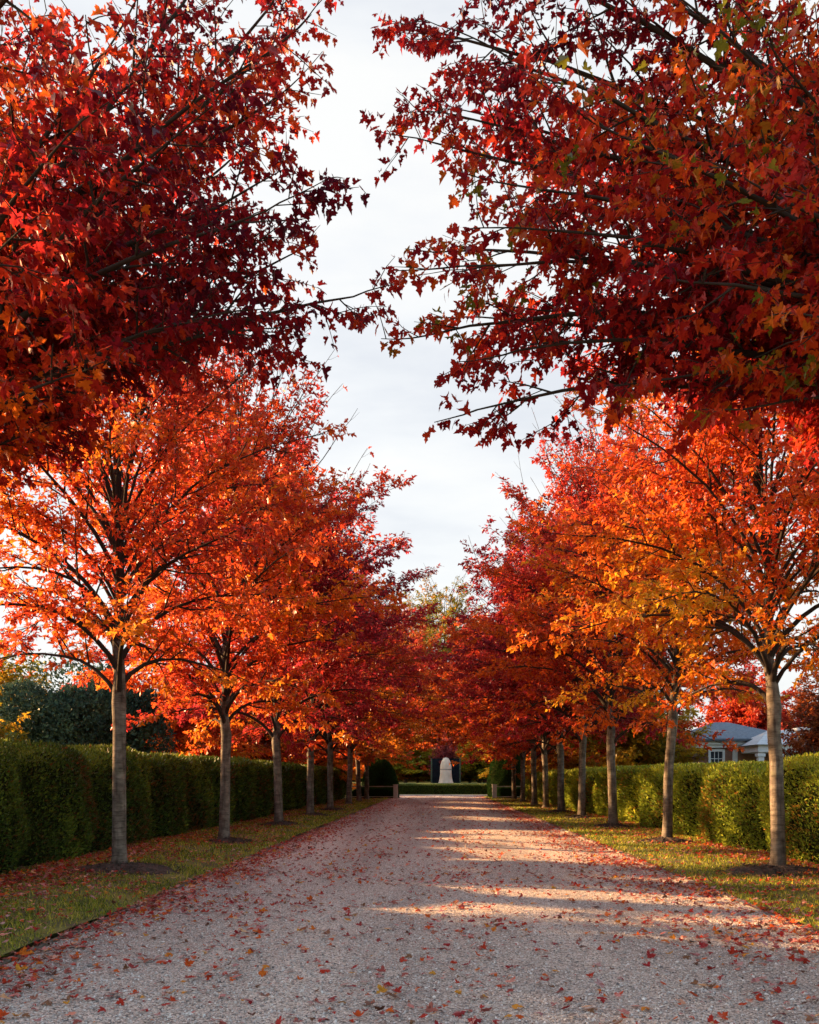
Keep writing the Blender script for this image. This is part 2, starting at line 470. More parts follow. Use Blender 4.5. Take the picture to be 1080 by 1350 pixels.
LBASE, RBASE = (-5.2, 7.2), (5.4, 7.0)
left_limbs = fg_limbs([(515, 392, 6.6, 3.6), (485, 262, 7.0, 3.8), (452, 205, 6.2, 3.9), (405, 120, 6.8, 4.3), (400, 410, 6.0, 3.4), (300, 425, 5.8, 3.3),
    (180, 440, 5.6, 3.1), (40, 560, 5.8, 2.8), (70, 480, 5.2, 2.9), (425, 30, 7.4, 4.6), (250, 160, 5.4, 3.6), (345, 290, 5.4, 3.6),
    (100, 200, 5.0, 3.2), (150, 30, 5.8, 3.9), (300, -90, 7.2, 4.6), (380, -60, 8.4, 5.0), (20, 330, 4.8, 3.0), (230, 330, 6.6, 3.4),
    (60, 90, 6.8, 4.2), (200, 250, 8.0, 3.8), (330, 180, 8.0, 4.2), (120, 330, 7.6, 3.4), (230, 30, 8.6, 4.6), (430, 330, 7.4, 3.6), (355, 60, 6.2, 4.4), (300, 350, 7.2, 3.5)], LBASE)
right_limbs = fg_limbs([(515, 458, 6.6, 3.5), (572, 575, 6.4, 3.0), (735, 560, 6.0, 2.9), (503, 120, 7.2, 4.2), (520, 195, 7.0, 4.0), (515, 45, 7.8, 4.7), (545, 330, 7.0, 3.7),
    (640, 490, 6.0, 3.1), (850, 510, 5.6, 2.9), (1000, 540, 5.4, 2.7), (700, 300, 5.2, 3.3), (800, 160, 5.0, 3.4), (900, 390, 5.0, 2.9), (650, 60, 6.0, 4.0),
    (600, -80, 7.2, 4.8), (750, -80, 7.0, 4.8), (900, -20, 5.8, 4.0), (1000, 250, 4.8, 3.0), (1060, 420, 5.0, 2.7), (1040, 90, 5.4, 3.6), (620, 250, 6.0, 3.7),
    (580, 400, 7.4, 3.4), (700, 420, 7.0, 3.3), (800, 330, 7.2, 3.5), (900, 220, 7.2, 3.9), (720, 180, 7.6, 4.2), (620, 140, 7.8, 4.4), (1000, 460, 6.6, 2.9), (880, 480, 7.0, 3.0), (590, 330, 5.8, 3.6), (960, 60, 7.2, 4.3)], RBASE)

# keep the spray of the near crowns out of the gap of sky over the drive
def ragged(x, y): return .22 * math.sin(2.7 * x + 1.1 * y) + .16 * math.sin(6.3 * x - 3.9 * y + 1) + .1 * math.sin(11 * x + 5 * y)
def cut_left(p):
    x, y, z = p[0] + LBASE[0], p[1] + LBASE[1], p[2]
    lim = -.85 if z > 5.75 else (-.55 if z > 5.3 else (-.32 if z > 4.75 else -.9))
    return x > lim + .12 * math.sin(4.1 * z) or z < (1.58 + .36 * y + .26 * max(0, x + 2.9) + ragged(x, y) if x > -4.6 else 2.7)
def cut_right(p):
    x, y, z = p[0] + RBASE[0], p[1] + RBASE[1], p[2]
    lim = -.55 if z > 6.1 else (-.36 if z > 5.6 else (-.16 if z > 4.95 else (-.42 if z > 4.6 else -.12)))
    return x < lim + .10 * math.sin(4.7 * z) or z < 1.60 + .37 * y + ragged(x, y) - .38 * min(1, max(0, (1.6 - x) / 1.2))
G_FL = gen_tree(11, 10.5, 2.9, 4.4, 15, r0=.16, leaf=.067, limbs=left_limbs, sec_step=.22, twig_step=.13, leaf_step=.048, t_first=.30, sec_len=.27, droop=.4, keep=.84, tmpl=LEAF_HI, cut=cut_left)
G_FR = gen_tree(12, 10.5, 2.9, 4.4, 15, r0=.16, leaf=.067, limbs=right_limbs, sec_step=.22, twig_step=.13, leaf_step=.048, t_first=.30, sec_len=.27, droop=.4, keep=.84, tmpl=LEAF_HI, cut=cut_right)
G_A = gen_tree(21, 10.2, 2.7, 3.4, 36, r0=.105, leaf=.088, shoots=30, sec_step=.22, twig_step=.135, leaf_step=.055, keep=.72)
G_B = gen_tree(22, 9.8, 2.6, 3.9, 36, r0=.105, keep=.85, leaf=.088, shoots=12, sec_step=.23, twig_step=.135, leaf_step=.055)
G_C = gen_tree(23, 11.8, 2.35, 4.3, 40, r0=.118, leaf=.10, shoots=60, sec_step=.25, twig_step=.15, leaf_step=.06)
G_D = gen_tree(24, 11.8, 2.3, 4.6, 40, r0=.118, leaf=.10, shoots=24, sec_step=.25, twig_step=.15, leaf_step=.06)
G_E = gen_tree(25, 6.5, .6, 2.9, 34, r0=.12, leaf=.15, sec_step=.26, twig_step=.16, leaf_step=.07, t_first=.2)

GR = 'maple trees lining the gravel drive'
plant('maple_tree', G_FL, (*LBASE, 0), 0, 1, M_FGL, 'deep red maple leaning its boughs in from above, over the left side of the drive', group=GR)
plant('maple_tree', G_FR, (*RBASE, 0), 0, 1, M_FGR, 'scarlet maple whose low boughs hang over the right side of the drive, nearest the viewer', group=GR)
row_l = [(-5.03, 14.0, G_A, 0.4, 1.0, M_OR, 'orange maple, first whole trunk on the left verge, beside the dark hedge'),
         (-5.0, 20.8, G_C, 1.9, 1.0, M_OR, 'tall orange red maple with bare twig tips, second trunk on the left verge'),
         (-5.0, 27.9, G_D, 3.3, (1.1, 1.1, 1.06), M_CRI, 'crimson maple with forked pale limbs, third trunk on the left verge'),
         (-5.0, 34.8, G_C, 4.6, (1.2, 1.2, 1.06), M_CRI, 'dark red maple with wide candelabra limbs, fourth trunk on the left verge'),
         (-5.0, 41.6, G_D, .8, (1.22, 1.15, 1.03), M_MIX, 'rust and red maple, fifth trunk on the left verge'),
         (-5.0, 50.0, G_C, 2.8, (1.3, 1.2, 1.06), M_RED, 'red maple, sixth and slimmer trunk on the left verge'),
         (-5.0, 56.5, G_D, 5.2, (1.25, 1.25, 1.02), M_MIX, 'rust coloured maple, seventh trunk on the left verge'),
         (-5.0, 62.5, G_C, 5.9, (1.3, 1.3, 1.02), M_ORR, 'orange red maple, last trunk on the left verge beside the clipped dome')]
row_r = [(5.35, 13.9, G_B, 2.2, 1.0, M_GO, 'golden orange maple, first whole trunk on the right verge'),
         (5.3, 20.5, G_A, 4.0, 1.02, M_GO, 'orange and yellow maple with splayed limbs, second trunk on the right verge'),
         (5.3, 26.8, G_C, 5.6, (1.1, 1.1, 1.06), M_RED, 'bright red maple with straight trunk, third on the right verge'),
         (5.3, 32.5, G_D, 1.1, (1.14, 1.14, 1.1), M_CRI, 'dark crimson maple with thick low forks, fourth trunk on the right verge'),
         (5.25, 37.6, G_C, 2.6, (1.25, 1.25, 1.08), M_CRI, 'crimson maple, fifth trunk on the right verge'),
         (5.3, 43.5, G_D, 3.9, (1.2, 1.2, 1.03), M_RED, 'red maple, sixth trunk on the right verge'),
         (5.3, 48.5, G_C, .2, (1.3, 1.3, 1.06), M_ORR, 'orange red maple with sunlit trunk edge, seventh on the right verge'),
         (5.3, 55.0, G_D, 1.7, (1.25, 1.25, 1.03), M_RED, 'red maple, eighth trunk on the right verge'),
         (5.3, 61.5, G_C, 4.4, (1.3, 1.3, 1.02), M_ORR, 'orange red maple, last trunk on the right verge beside the tall clipped yew')]
for x, y, geo, rz, s, m, lab in row_l + row_r:
    plant('maple_tree', geo, (x, y, 0), rz, s, m, lab, group=GR)

# ------------------------------------------------------------------ ground, drive, verges
def sheet(name, x0, x1, y0, y1, z, mat, nx=1, ny=1, zf=None):
    xs = np.linspace(x0, x1, nx + 1); ys = np.linspace(y0, y1, ny + 1)
    X, Y = np.meshgrid(xs, ys)
    Z = np.full_like(X, z) if zf is None else zf(X, Y)
    V = np.column_stack([X.ravel(), Y.ravel(), Z.ravel()])
    i = np.arange(ny)[:, None] * (nx + 1) + np.arange(nx)[None]
    q = np.stack([i, i + 1, i + nx + 2, i + nx + 1], -1).reshape(-1, 4)
    return link(name, np_mesh(name, V, q.ravel(), np.arange(len(q)) * 4, smooth=True), mat)

M_GROUND = noise_mat('ground_turf', [(0, (.10, .085, .035)), (.5, (.085, .095, .025)), (1, (.15, .12, .04))], scale=.6, bump=.4, bscale=20)
tag(sheet('ground', -600, 600, -60, 900, -.012, M_GROUND), 'grassy ground reaching to the horizon around the drive', 'ground', kind='structure')

def gravel_mat():
    m, nt, out = mat_new('gravel')
    p = principled(nt, out, .92, .2)
    tc = nd(nt, 'ShaderNodeTexCoord')
    v1 = nd(nt, 'ShaderNodeTexVoronoi'); v1.inputs['Scale'].default_value = 78
    nt.links.new(tc.outputs['Object'], v1.inputs['Vector'])
    v2 = nd(nt, 'ShaderNodeTexVoronoi'); v2.inputs['Scale'].default_value = 135
    nt.links.new(tc.outputs['Object'], v2.inputs['Vector'])
    sep = nd(nt, 'ShaderNodeSeparateColor'); nt.links.new(v1.outputs['Color'], sep.inputs[0])
    c = ramp(nt, [(0, (.10, .085, .08)), (.3, (.36, .295, .255)), (.6, (.52, .44, .385)), (.88, (.65, .565, .505)), (1, (.78, .70, .63))], sep.outputs[0])
    nl = nd(nt, 'ShaderNodeTexNoise'); nl.inputs['Scale'].default_value = .55; nl.inputs['Detail'].default_value = 5
    nt.links.new(tc.outputs['Object'], nl.inputs['Vector'])
    mpt = nd(nt, 'ShaderNodeMapping'); mpt.inputs['Scale'].default_value = (1.6, .16, 1); nt.links.new(tc.outputs['Object'], mpt.inputs[0]); nt.links.new(mpt.outputs[0], nl.inputs['Vector'])
    big = ramp(nt, [(.35, (.72, .67, .64)), (.62, (1.1, 1.03, .97))], nl.outputs[0])
    mx = nd(nt, 'ShaderNodeMix', data_type='RGBA', blend_type='MULTIPLY'); mx.inputs['Factor'].default_value = 1
    nt.links.new(c, mx.inputs['A']); nt.links.new(big, mx.inputs['B'])
    nt.links.new(mx.outputs['Result'], p.inputs['Base Color'])
    ad = nd(nt, 'ShaderNodeMath', operation='ADD'); nt.links.new(v1.outputs['Distance'], ad.inputs[0])
    ml = nd(nt, 'ShaderNodeMath', operation='MULTIPLY'); ml.inputs[1].default_value = .5; nt.links.new(v2.outputs['Distance'], ml.inputs[0]); nt.links.new(ml.outputs[0], ad.inputs[1])
    b = nd(nt, 'ShaderNodeBump', invert=True); b.inputs['Strength'].default_value = .9; b.inputs['Distance'].default_value = .012
    nt.links.new(ad.outputs[0], b.inputs['Height']); nt.links.new(b.outputs[0], p.inputs['Normal'])
    return m
M_GRAVEL = gravel_mat()
def crown_z(X, Y): return .045 * np.clip(1 - (X / 3.5) ** 2, -.02, 1) + .02 * (np.abs(X) > 3.49) * (np.abs(X) > 3.5) + .006 * np.sin(X * 2.1 + Y * .7) + .005 * np.sin(Y * 1.9 - X)
RL, RR = -3.5, 3.56
tag(sheet('road', RL, RR, -8, 76.5, 0, M_GRAVEL, 24, 220, crown_z), 'straight pale gravel drive strewn with red leaves', 'road', kind='structure')
tag(sheet('path', -40, 40, 76.5, 80.2, .004, noise_mat('pale_path', [(0, (.42, .37, .32)), (1, (.55, .5, .45))], scale=3)), 'pale gravel path crossing the end of the drive', 'path', kind='structure')

def verge_z(X, Y): return .03 + .02 * np.sin(X * 1.7 + Y * .31) + .015 * np.sin(Y * 1.3 + X * .8)
M_VERGE = noise_mat('verge_turf', [(0, (.05, .035, .018)), (.45, (.09, .085, .018)), (1, (.17, .15, .025))], scale=2.2, bump=.6, bscale=60)
for x0, x1, side in ((-8.6, RL - .07, 'left'), (RR + .07, 8.8, 'right')):
    tag(sheet('verge', x0, x1, -8, 76, 0, M_VERGE, 10, 160, verge_z), f'{side} grass verge between the drive and the hedge', 'grass verge', kind='structure')
M_EDGE_L = noise_mat('edging_dark', [(0, (.12, .09, .07)), (1, (.2, .16, .13))], scale=9, bump=.4)
M_EDGE_R = noise_mat('edging_stone', [(0, (.16, .13, .11)), (1, (.30, .26, .22))], scale=7, bump=.5)
g0 = np.random.default_rng(3)
def edging(name, x, w, h, mat, seg, label):
    bm = bmesh.new(); y = -6.0
    while y < 75.5:
        L = seg * g0.uniform(.8, 1.2); dx = g0.normal(0, .008); dz = g0.normal(0, .006)
        add_box(bm, x - w / 2 + dx, x + w / 2 + dx, y, y + L - .012, -.05, h + dz)
        y += L
    tag(link(name, bm_mesh(name, bm), mat), label, 'edging', kind='structure')
edging('kerb', RL - .04, .035, .010, M_EDGE_L, 1.4, 'thin dark edging strip along the left side of the drive')
edging('kerb', RR + .05, .09, .034, M_EDGE_R, .42, 'low pale stone edging along the right side of the drive')

# soil mounds round the near trunks
M_SOIL = noise_mat('soil', [(0, (.02, .014, .010)), (.5, (.045, .03, .022)), (1, (.09, .055, .04))], scale=9, bump=1.0, bscale=45)
def mound(x, y, r, label):
    g = np.random.default_rng(int(x * 10 + y * 7) & 255)
    nr, na = 9, 40
    V = [(0, 0, .10)]; ph = g.uniform(0, 6.28, 4)
    for i in range(1, nr + 1):
        for j in range(na):
            a = j / na * 6.283; rr = r * i / nr * (1 + .14 * math.sin(2 * a + ph[0]) + .1 * math.sin(5 * a + ph[1]) + .06 * math.sin(9 * a + ph[2]))
            t = i / nr
            V.append((rr * math.cos(a), rr * math.sin(a) * .9, .10 * (1 - t * t) + g.normal(0, .012) * (t < .95) - .02 * (t >= .99)))
    L = []; S = []
    for j in range(na): S.append(len(L)); L += [0, 1 + j, 1 + (j + 1) % na]
    for i in range(nr - 1):
        for j in range(na):
            S.append(len(L)); a = 1 + i * na + j; b = 1 + i * na + (j + 1) % na; L += [a, a + na, b + na, b]
    k = 700; ra = r * 1.25 * np.sqrt(g.random(k)); aa = g.uniform(0, 6.283, k)
    Pc = np.column_stack([ra * np.cos(aa), ra * np.sin(aa) * .9, np.clip(.11 * (1 - (ra / r) ** 2), 0, 1) + g.uniform(0, .025, k)])
    chips = leaf_geo(Pc, np.column_stack([g.normal(0, 1, (k, 2)), g.normal(0, .25, k)]), np.array([0, 0, 1.]) + g.normal(0, .4, (k, 3)), g.uniform(.025, .075, k), np.zeros(k), LEAF_OVAL)
    V, L, S, _t, _m = merge_geo([(np.array(V), np.array(L), np.array(S), np.zeros(len(S)), 0), (*chips, 0)])
    o = link('soil_mound', np_mesh('soil_mound', V, L, S), M_SOIL)
    o.location = (x, y, verge_z(x, y))
    tag(o, label, 'soil', kind='structure')
ordn = ['first', 'second', 'third', 'fourth', 'fifth']
for side, row in (('left', row_l), ('right', row_r)):
    for i, t in enumerate(row[:5]):
        mound(t[0] + (.12 if side == 'left' else -.08), t[1] - .1, .78 if i == 0 else .62, f'bare soil patch round the {ordn[i]} trunk on the {side} verge')

# ------------------------------------------------------------------ hedges
def hedge_leaf_mat(name, stops): return leaf_mat(name, stops, transl=.25, gloss=.05)
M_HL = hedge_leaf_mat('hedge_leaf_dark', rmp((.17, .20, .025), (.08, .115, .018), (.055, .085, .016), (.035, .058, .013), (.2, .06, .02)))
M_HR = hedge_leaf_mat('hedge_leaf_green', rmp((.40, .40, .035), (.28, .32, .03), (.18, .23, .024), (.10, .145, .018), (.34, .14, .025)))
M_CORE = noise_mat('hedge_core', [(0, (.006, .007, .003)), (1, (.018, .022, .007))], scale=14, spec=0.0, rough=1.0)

def hedge(name, sgn, xf, depth, h, y0, y1, n, amp, period, phase, leafm, label, seed, lsz=.055, cat='hedge'):
    g = np.random.default_rng(seed)
    def surf(y, s):
        """s in 0..1 runs up the front face, over the top and down the back"""
        per = h * 2 + depth
        d = s * per
        rc = .32
        # rounded box profile
        th = np.where(d < h, 0, np.where(d < h + depth, 1, 2))
        u = np.where(d < h, 0, np.clip(d - h, 0, depth)); z = np.where(d < h, d, np.where(d < h + depth, h, np.maximum(h - (d - h - depth), 0)))
        # round the upper corners
        cu, cz = depth / 2, h / 2
        du, dz = (u - cu) / (depth / 2), (z - cz) / (h / 2)
        pn = (abs(du) ** 6 + np.maximum(dz, 0) ** 6) ** (1 / 6)
        k = np.where(dz > 0, 1 / np.maximum(pn, 1e-3), 1)
        u = cu + du * depth / 2 * k; z = np.where(dz > 0, cz + dz * h / 2 * k, z)
        nx = np.sign(du) * abs(du) ** 4; nz_ = np.maximum(dz, 0) ** 4
        # each clipped bush swells a little
        qq = ((y - phase + .35 * np.sin(y * .5)) / period) % 1.0
        bw = np.maximum(1 - (2 * qq - 1) ** 2 * .98, 0) ** .65
        lump = .05 * np.sin(y * 2.3 + z * 2.9 + seed) + .04 * np.sin(y * 4.7 - z * 3.1) + .03 * np.sin(y * 8.3 + z * 7.0)
        disp = amp * (bw - .7) + lump
        topd = amp * .62 * (bw - .74) + .04 * np.sin(y * 1.1 + seed) + .03 * np.sin(y * 3.7)
        taper = np.where(z < .5, .12 * (1 - z / .5), 0)            # tucks in at the foot
        nn = unit(np.column_stack([nx, np.zeros_like(nx), nz_ + 1e-3]))
        du2 = np.where(nx < 0, disp - taper, np.where(nx > 0, -disp + taper, 0))
        X = (u - du2 * np.minimum(1, abs(nx) * 1.0)); Z = z + topd * (z / h)
        return X, Z, nn
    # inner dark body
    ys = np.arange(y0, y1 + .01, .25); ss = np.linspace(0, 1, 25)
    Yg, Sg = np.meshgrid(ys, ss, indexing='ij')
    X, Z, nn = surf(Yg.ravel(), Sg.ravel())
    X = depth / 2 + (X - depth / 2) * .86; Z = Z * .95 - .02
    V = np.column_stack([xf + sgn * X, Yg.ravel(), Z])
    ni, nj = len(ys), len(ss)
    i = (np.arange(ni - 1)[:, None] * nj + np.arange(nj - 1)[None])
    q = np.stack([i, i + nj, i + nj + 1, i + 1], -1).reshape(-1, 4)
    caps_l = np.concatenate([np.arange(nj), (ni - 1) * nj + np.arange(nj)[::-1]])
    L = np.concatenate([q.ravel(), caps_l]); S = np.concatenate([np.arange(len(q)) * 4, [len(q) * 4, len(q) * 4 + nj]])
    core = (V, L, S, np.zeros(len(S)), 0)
    # leaves
    a = .15
    yy = (y0 + 2.0) * ((y1 + 2.0) / (y0 + 2.0)) ** g.random(n) - 2.0
    s = g.random(n) * .72
    X, Z, nn = surf(yy, s)
    dpt = g.random(n) ** 2 * .14
    P = np.column_stack([xf + sgn * X, yy, Z])
    Nw = nn * np.array([sgn, 1, 1])
    P = P - Nw * dpt[:, None] + g.normal(0, .015, P.shape)
    A = Nw * .7 + np.array([0, 0, .55]) + g.normal(0, .5, P.shape)
    Nl = Nw * .7 + np.array([0, 0, .3]) + g.normal(0, .5, P.shape)
    size = lsz * np.clip((yy + 3) / 16, .75, 2.6) * g.uniform(.7, 1.4, n)
    nz = .5 + .28 * np.sin(yy * 1.9 + Z * 2 + seed) * np.sin(yy * .8 + 1) + g.normal(0, .16, n) - .38 * nn[:, 2]  # leaves on top coloured lighter, painting in a sunlit upper edge
    pk = g.random(n) < .012
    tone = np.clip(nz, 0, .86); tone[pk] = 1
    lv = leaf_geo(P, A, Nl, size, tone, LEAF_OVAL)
    # end faces
    parts = [core, (*lv, 1)]
    for ye, d in ((y0, -1), (y1, 1)):
        m = 2500
        uu = g.uniform(.05, depth - .05, m); zz = g.uniform(.02, h - .05, m)
        Pe = np.column_stack([xf + sgn * uu, ye + d * g.uniform(0, .1, m), zz])
        Ae = np.array([0, d * .6, .5]) + g.normal(0, .5, Pe.shape)
        parts.append((*leaf_geo(Pe, Ae, np.array([0, d * .7, .3]) + g.normal(0, .5, Pe.shape), np.full(m, lsz * 1.2) * g.uniform(.7, 1.4, m), np.clip(g.normal(.5, .2, m), 0, .86), LEAF_OVAL), 1))
    V, L, S, T, M = merge_geo(parts)
    o = link(name, np_mesh(name, V, L, S, mat_idx=M, attrs={'tone': T}), [M_CORE, leafm])
    return tag(o, label, cat)

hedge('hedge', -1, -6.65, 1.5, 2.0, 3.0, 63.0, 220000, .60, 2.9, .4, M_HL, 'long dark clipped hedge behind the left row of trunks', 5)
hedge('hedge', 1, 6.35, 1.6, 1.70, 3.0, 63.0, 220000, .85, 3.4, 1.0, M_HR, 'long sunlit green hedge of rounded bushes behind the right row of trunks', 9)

# ------------------------------------------------------------------ grass and fallen leaves
M_GRASS = leaf_mat('grass_blade', rmp((.56, .44, .07), (.42, .38, .035), (.25, .28, .025), (.09, .125, .016), (.045, .07, .012)), transl=.3, gloss=.02)
def grass(seed):
    g = np.random.default_rng(seed)
    P, W = [], []
    n = 110000
    for x0, x1 in ((-6.7, RL - .07), (RR + .08, 6.6)):
        y = 4.0 * (72 / 4.0) ** g.random(n)
        x = g.uniform(x0, x1, n)
        cl = np.sin(x * 2.3 + y * 1.1) * np.sin(y * 1.7 - x * .9) + .5 * np.sin(x * 5 + y * 3.3)
        m = g.random(n) < np.clip(.62 + .4 * cl, .12, 1)
        x, y = x[m], y[m]
        P.append(np.column_stack([x, y, verge_z(x, y) - .004])); W.append(np.clip(.5 + .2 * cl[m], 0, 1))
    P = np.concatenate(P); W = np.concatenate(W); k = len(P)
    A = np.array([0, 0, 1.0]) + g.normal(0, .45, P.shape)
    size = g.uniform(.03, .085, k); wd = .006 * np.clip(P[:, 1] / 7, 1, 6)
    V, L, S, T = leaf_geo(P, A, g.normal(0, 1, P.shape), size, np.clip(W * .5 + g.normal(.26, .26, k), 0, 1), BLADE, width=wd)
    tag(link('grass', np_mesh('grass', V, L, S, attrs={'tone': T}), M_GRASS), 'short yellowing green grass growing on both verges', 'grass', kind='stuff')
grass(31)

M_FALL = leaf_mat('fallen_leaf', rmp((.50, .22, .03), (.52, .11, .015), (.46, .055, .014), (.38, .030, .018), (.26, .022, .025), (.34, .12, .09), (.22, .10, .05), (.10, .04, .025)), transl=.2, gloss=.06)
def scatter(name, pts, zf, seed, label, sz=.063, lift=.012, frac=.4):
    g = np.random.default_rng(seed)
    x, y = pts; k = len(x)
    P = np.column_stack([x, y, zf(x, y) + lift + g.random(k) * .02])
    az = g.uniform(0, 6.283, k)
    A = np.column_stack([np.cos(az), np.sin(az), g.normal(0, .18, k)])
    N = unit(np.array([0, 0, 1.0]) + g.normal(0, .3, P.shape)); N[g.random(k) < .45] *= -1
    size = sz * np.where(g.random(k) < frac, g.uniform(.25, .55, k), np.clip(g.normal(1, .25, k), .45, 1.6))
    tone = np.clip(g.normal(.47, .22, k), 0, 1)
    T0 = LEAF_HI[0].copy(); h = k // 2
    Tc = T0.copy(); Tc[:, 2] = 1.1 * T0[:, 0] ** 2 * 1.2 + .35 * (T0[:, 1] - .4) ** 2
    V1 = leaf_geo(P[:h], A[:h], N[:h], size[:h], tone[:h], (Tc, LEAF_HI[1]))
    V2 = leaf_geo(P[h:], A[h:], N[h:], size[h:], tone[h:], LEAF_HI)
    V, L, S, T, M = merge_geo([(*V1, 0), (*V2, 0)])
    tag(link(name, np_mesh(name, V, L, S, attrs={'tone': T}), M_FALL), label, 'leaves', kind='stuff')
g = np.random.default_rng(77)
def road_pts(n):
    y = 4.6 * (76 / 4.6) ** g.random(n)
    e = g.random(n)
    x = np.where(e < .25, RL - .06 + np.abs(g.normal(0, .9, n)) * g.random(n) ** .5, np.where(e < .60, RR + .1 - np.abs(g.normal(0, .8, n)) * g.random(n) ** .5, np.where(e < .75, g.normal(0, 2.0, n), g.uniform(RL, RR, n))))
    cl = np.sin(x * 1.9 + y * .8) * np.sin(y * .9 - x * 1.3)
    m = (g.random(n) < .6 + .4 * cl) & (x > RL - .08) & (x < RR + .12) & (g.random(n) < np.clip((y - 2) / 12, .22, 1))
    return x[m], y[m]
def verge_pts(n):
    y = 4.6 * (74 / 4.6) ** g.random(n)
    left = g.random(n) < .52
    xo = np.where(g.random(n) < .6, 6.4 - np.abs(g.normal(0, .85, n)), g.uniform(3.55, 6.6, n))
    x = np.where(left, -xo - .15, xo)
    cl = np.sin(x * 1.4 + y * .9 + 1) * np.sin(y * .55 - x * .7)
    m = (g.random(n) < .55 + .45 * cl) & (np.abs(x) > 3.6)
    return x[m], y[m]
scatter('fallen_leaves', road_pts(56000), crown_z, 41, 'red and orange maple leaves scattered over the gravel drive')
scatter('fallen_leaves', verge_pts(52000), verge_z, 42, 'drifts of dry red leaves lying in the verge grass', lift=.03)
# loose stones of the gravel near the viewer
def stones(n):
    y = 4.6 * (16 / 4.6) ** g.random(n); x = g.uniform(RL, RR, n)
    m = np.abs(x) < .62 * y; x, y = x[m], y[m]; k = len(x)
    T = np.array([(1, 0, 0), (0, 1, 0), (-1, 0, 0), (0, -1, 0), (0, 0, .7), (0, 0, -.7)])
    Fc = [[0, 1, 4], [1, 2, 4], [2, 3, 4], [3, 0, 4], [1, 0, 5], [2, 1, 5], [3, 2, 5], [0, 3, 5]]
    size = .0065 * np.exp(g.normal(0, .35, k)); P = np.column_stack([x, y, crown_z(x, y) + size * .25])
    A = np.column_stack([g.normal(0, 1, (k, 2)), g.normal(0, .3, k)])
    V, L, S, Tn = leaf_geo(P, A, g.normal(0, .4, (k, 3)) + np.array([0, 0, 1.0]), size, np.clip(g.normal(.5, .25, k), 0, 1), (T, Fc), width=size * g.uniform(.6, 1.3, k))
    m_, nt, out = mat_new('stone_chip'); p = principled(nt, out, .85, .3)
    a = nd(nt, 'ShaderNodeAttribute', attribute_name='tone')
    nt.links.new(ramp(nt, [(0, (.12, .10, .095)), (.4, (.38, .315, .28)), (.75, (.57, .49, .44)), (1, (.74, .67, .62))], a.outputs['Fac']), p.inputs['Base Color'])
    tag(link('gravel', np_mesh('gravel', V, L, S, attrs={'tone': Tn}), m_), 'loose grey stone chips covering the near part of the drive', 'gravel', kind='stuff')
stones(70000)

# ------------------------------------------------------------------ end of the drive
def topiary(name, x, y, rx, ry, h, n, mat, label, cat, seed, power=2.4, lsz=.07):
    g = np.random.default_rng(seed)
    u = g.random(n); az = g.uniform(0, 6.283, n)
    zt = u
    rr = (1 - zt ** power) ** (1 / 2.0)
    lump = 1 + .05 * np.sin(az * 3 + zt * 5 + seed) + .04 * np.sin(az * 7 - zt * 9)
    P = np.column_stack([np.cos(az) * rx * rr * lump, np.sin(az) * ry * rr * lump, zt * h])
    N = unit(np.column_stack([np.cos(az) * rr / rx, np.sin(az) * rr / ry, zt ** 1.5 / h * 1.4]))
    P -= N * (g.random((n, 1)) ** 2 * .12)
    A = N * .6 + np.array([0, 0, .5]) + g.normal(0, .5, P.shape)
    lv = leaf_geo(P, A, N + g.normal(0, .5, P.shape), lsz * g.uniform(.7, 1.5, n), np.clip(g.normal(.5, .25, n), 0, 1), LEAF_OVAL)
    na, nz = 24, 12
    V = []
    for i in range(nz + 1):
        t = i / nz * .985; r_ = max(0.02, (1 - t ** power) ** .5)
        for j in range(na):
            a = j / na * 6.283; V.append((math.cos(a) * rx * .9 * r_, math.sin(a) * ry * .9 * r_, t * h * .95))
    q = np.array([[i * na + j, i * na + (j + 1) % na, (i + 1) * na + (j + 1) % na, (i + 1) * na + j] for i in range(nz) for j in range(na)])
    L = np.concatenate([q.ravel(), nz * na + np.arange(na)]); S = np.concatenate([np.arange(len(q)) * 4, [len(q) * 4]])
    V, L, S, T, M = merge_geo([(np.array(V), L, S, np.zeros(len(S)), 0), (*lv, 1)])
    o = link(name, np_mesh(name, V, L, S, mat_idx=M, attrs={'tone': T}), [M_CORE, mat])
    o.location = (x, y, 0)
    return tag(o, label, cat)
topiary('yew_bush', -4.35, 67.3, 1.35, 1.4, 2.95, 26000, M_TOP, 'dark clipped dome of yew at the left end of the drive', 'bush', 1, 3.0)
topiary('yew_bush', 5.3, 67.3, 1.5, 1.5, 4.0, 34000, M_TOP, 'taller dark clipped yew at the right end of the drive', 'bush', 2, 2.2)

M_POST = noise_mat('pale_post', [(0, (.38, .33, .29)), (1, (.52, .46, .41))], scale=6, bump=.3)
M_RAIL = noise_mat('rail_wood', [(0, (.26, .23, .19)), (1, (.36, .32, .27))], scale=6)
for sx, side in ((-1, 'left'), (1, 'right')):
    x = -3.08 if sx < 0 else 4.18
    t = tag(empty('low_fence', (x, 65.2, 0)), f'pale square post with thin rail closing the {side} hedge at the end of the drive', 'fence', 'low fences at the end of the drive')
    bm = bmesh.new(); add_box(bm, -.16, .16, -.16, .16, -.05, .98, .015); add_box(bm, -.2, .2, -.2, .2, .982, 1.05, .02)
    link('post', bm_mesh('post', bm), M_POST, t)
    x1 = sx * (3.4 if sx < 0 else 2.3)
    a, b = (x1, -.163) if sx < 0 else (.163, x1)
    box_obj('rail', [(a, b, -.05, .05, .86, .93)], M_RAIL, t, .008)
    box_obj('rail', [(a, b, -.03, .03, .12, .17)], M_RAIL, t, .006)
    hx = x - .2 if sx < 0 else x + .2
    bm = None
    hedge('low_hedge', sx, hx, abs(x1) - .1, .8, 65.5, 66.4, 5000, .05, 2, 0, M_TOP, f'knee high clipped hedge behind the thin rail at the {side} end', 15 + sx, lsz=.04)

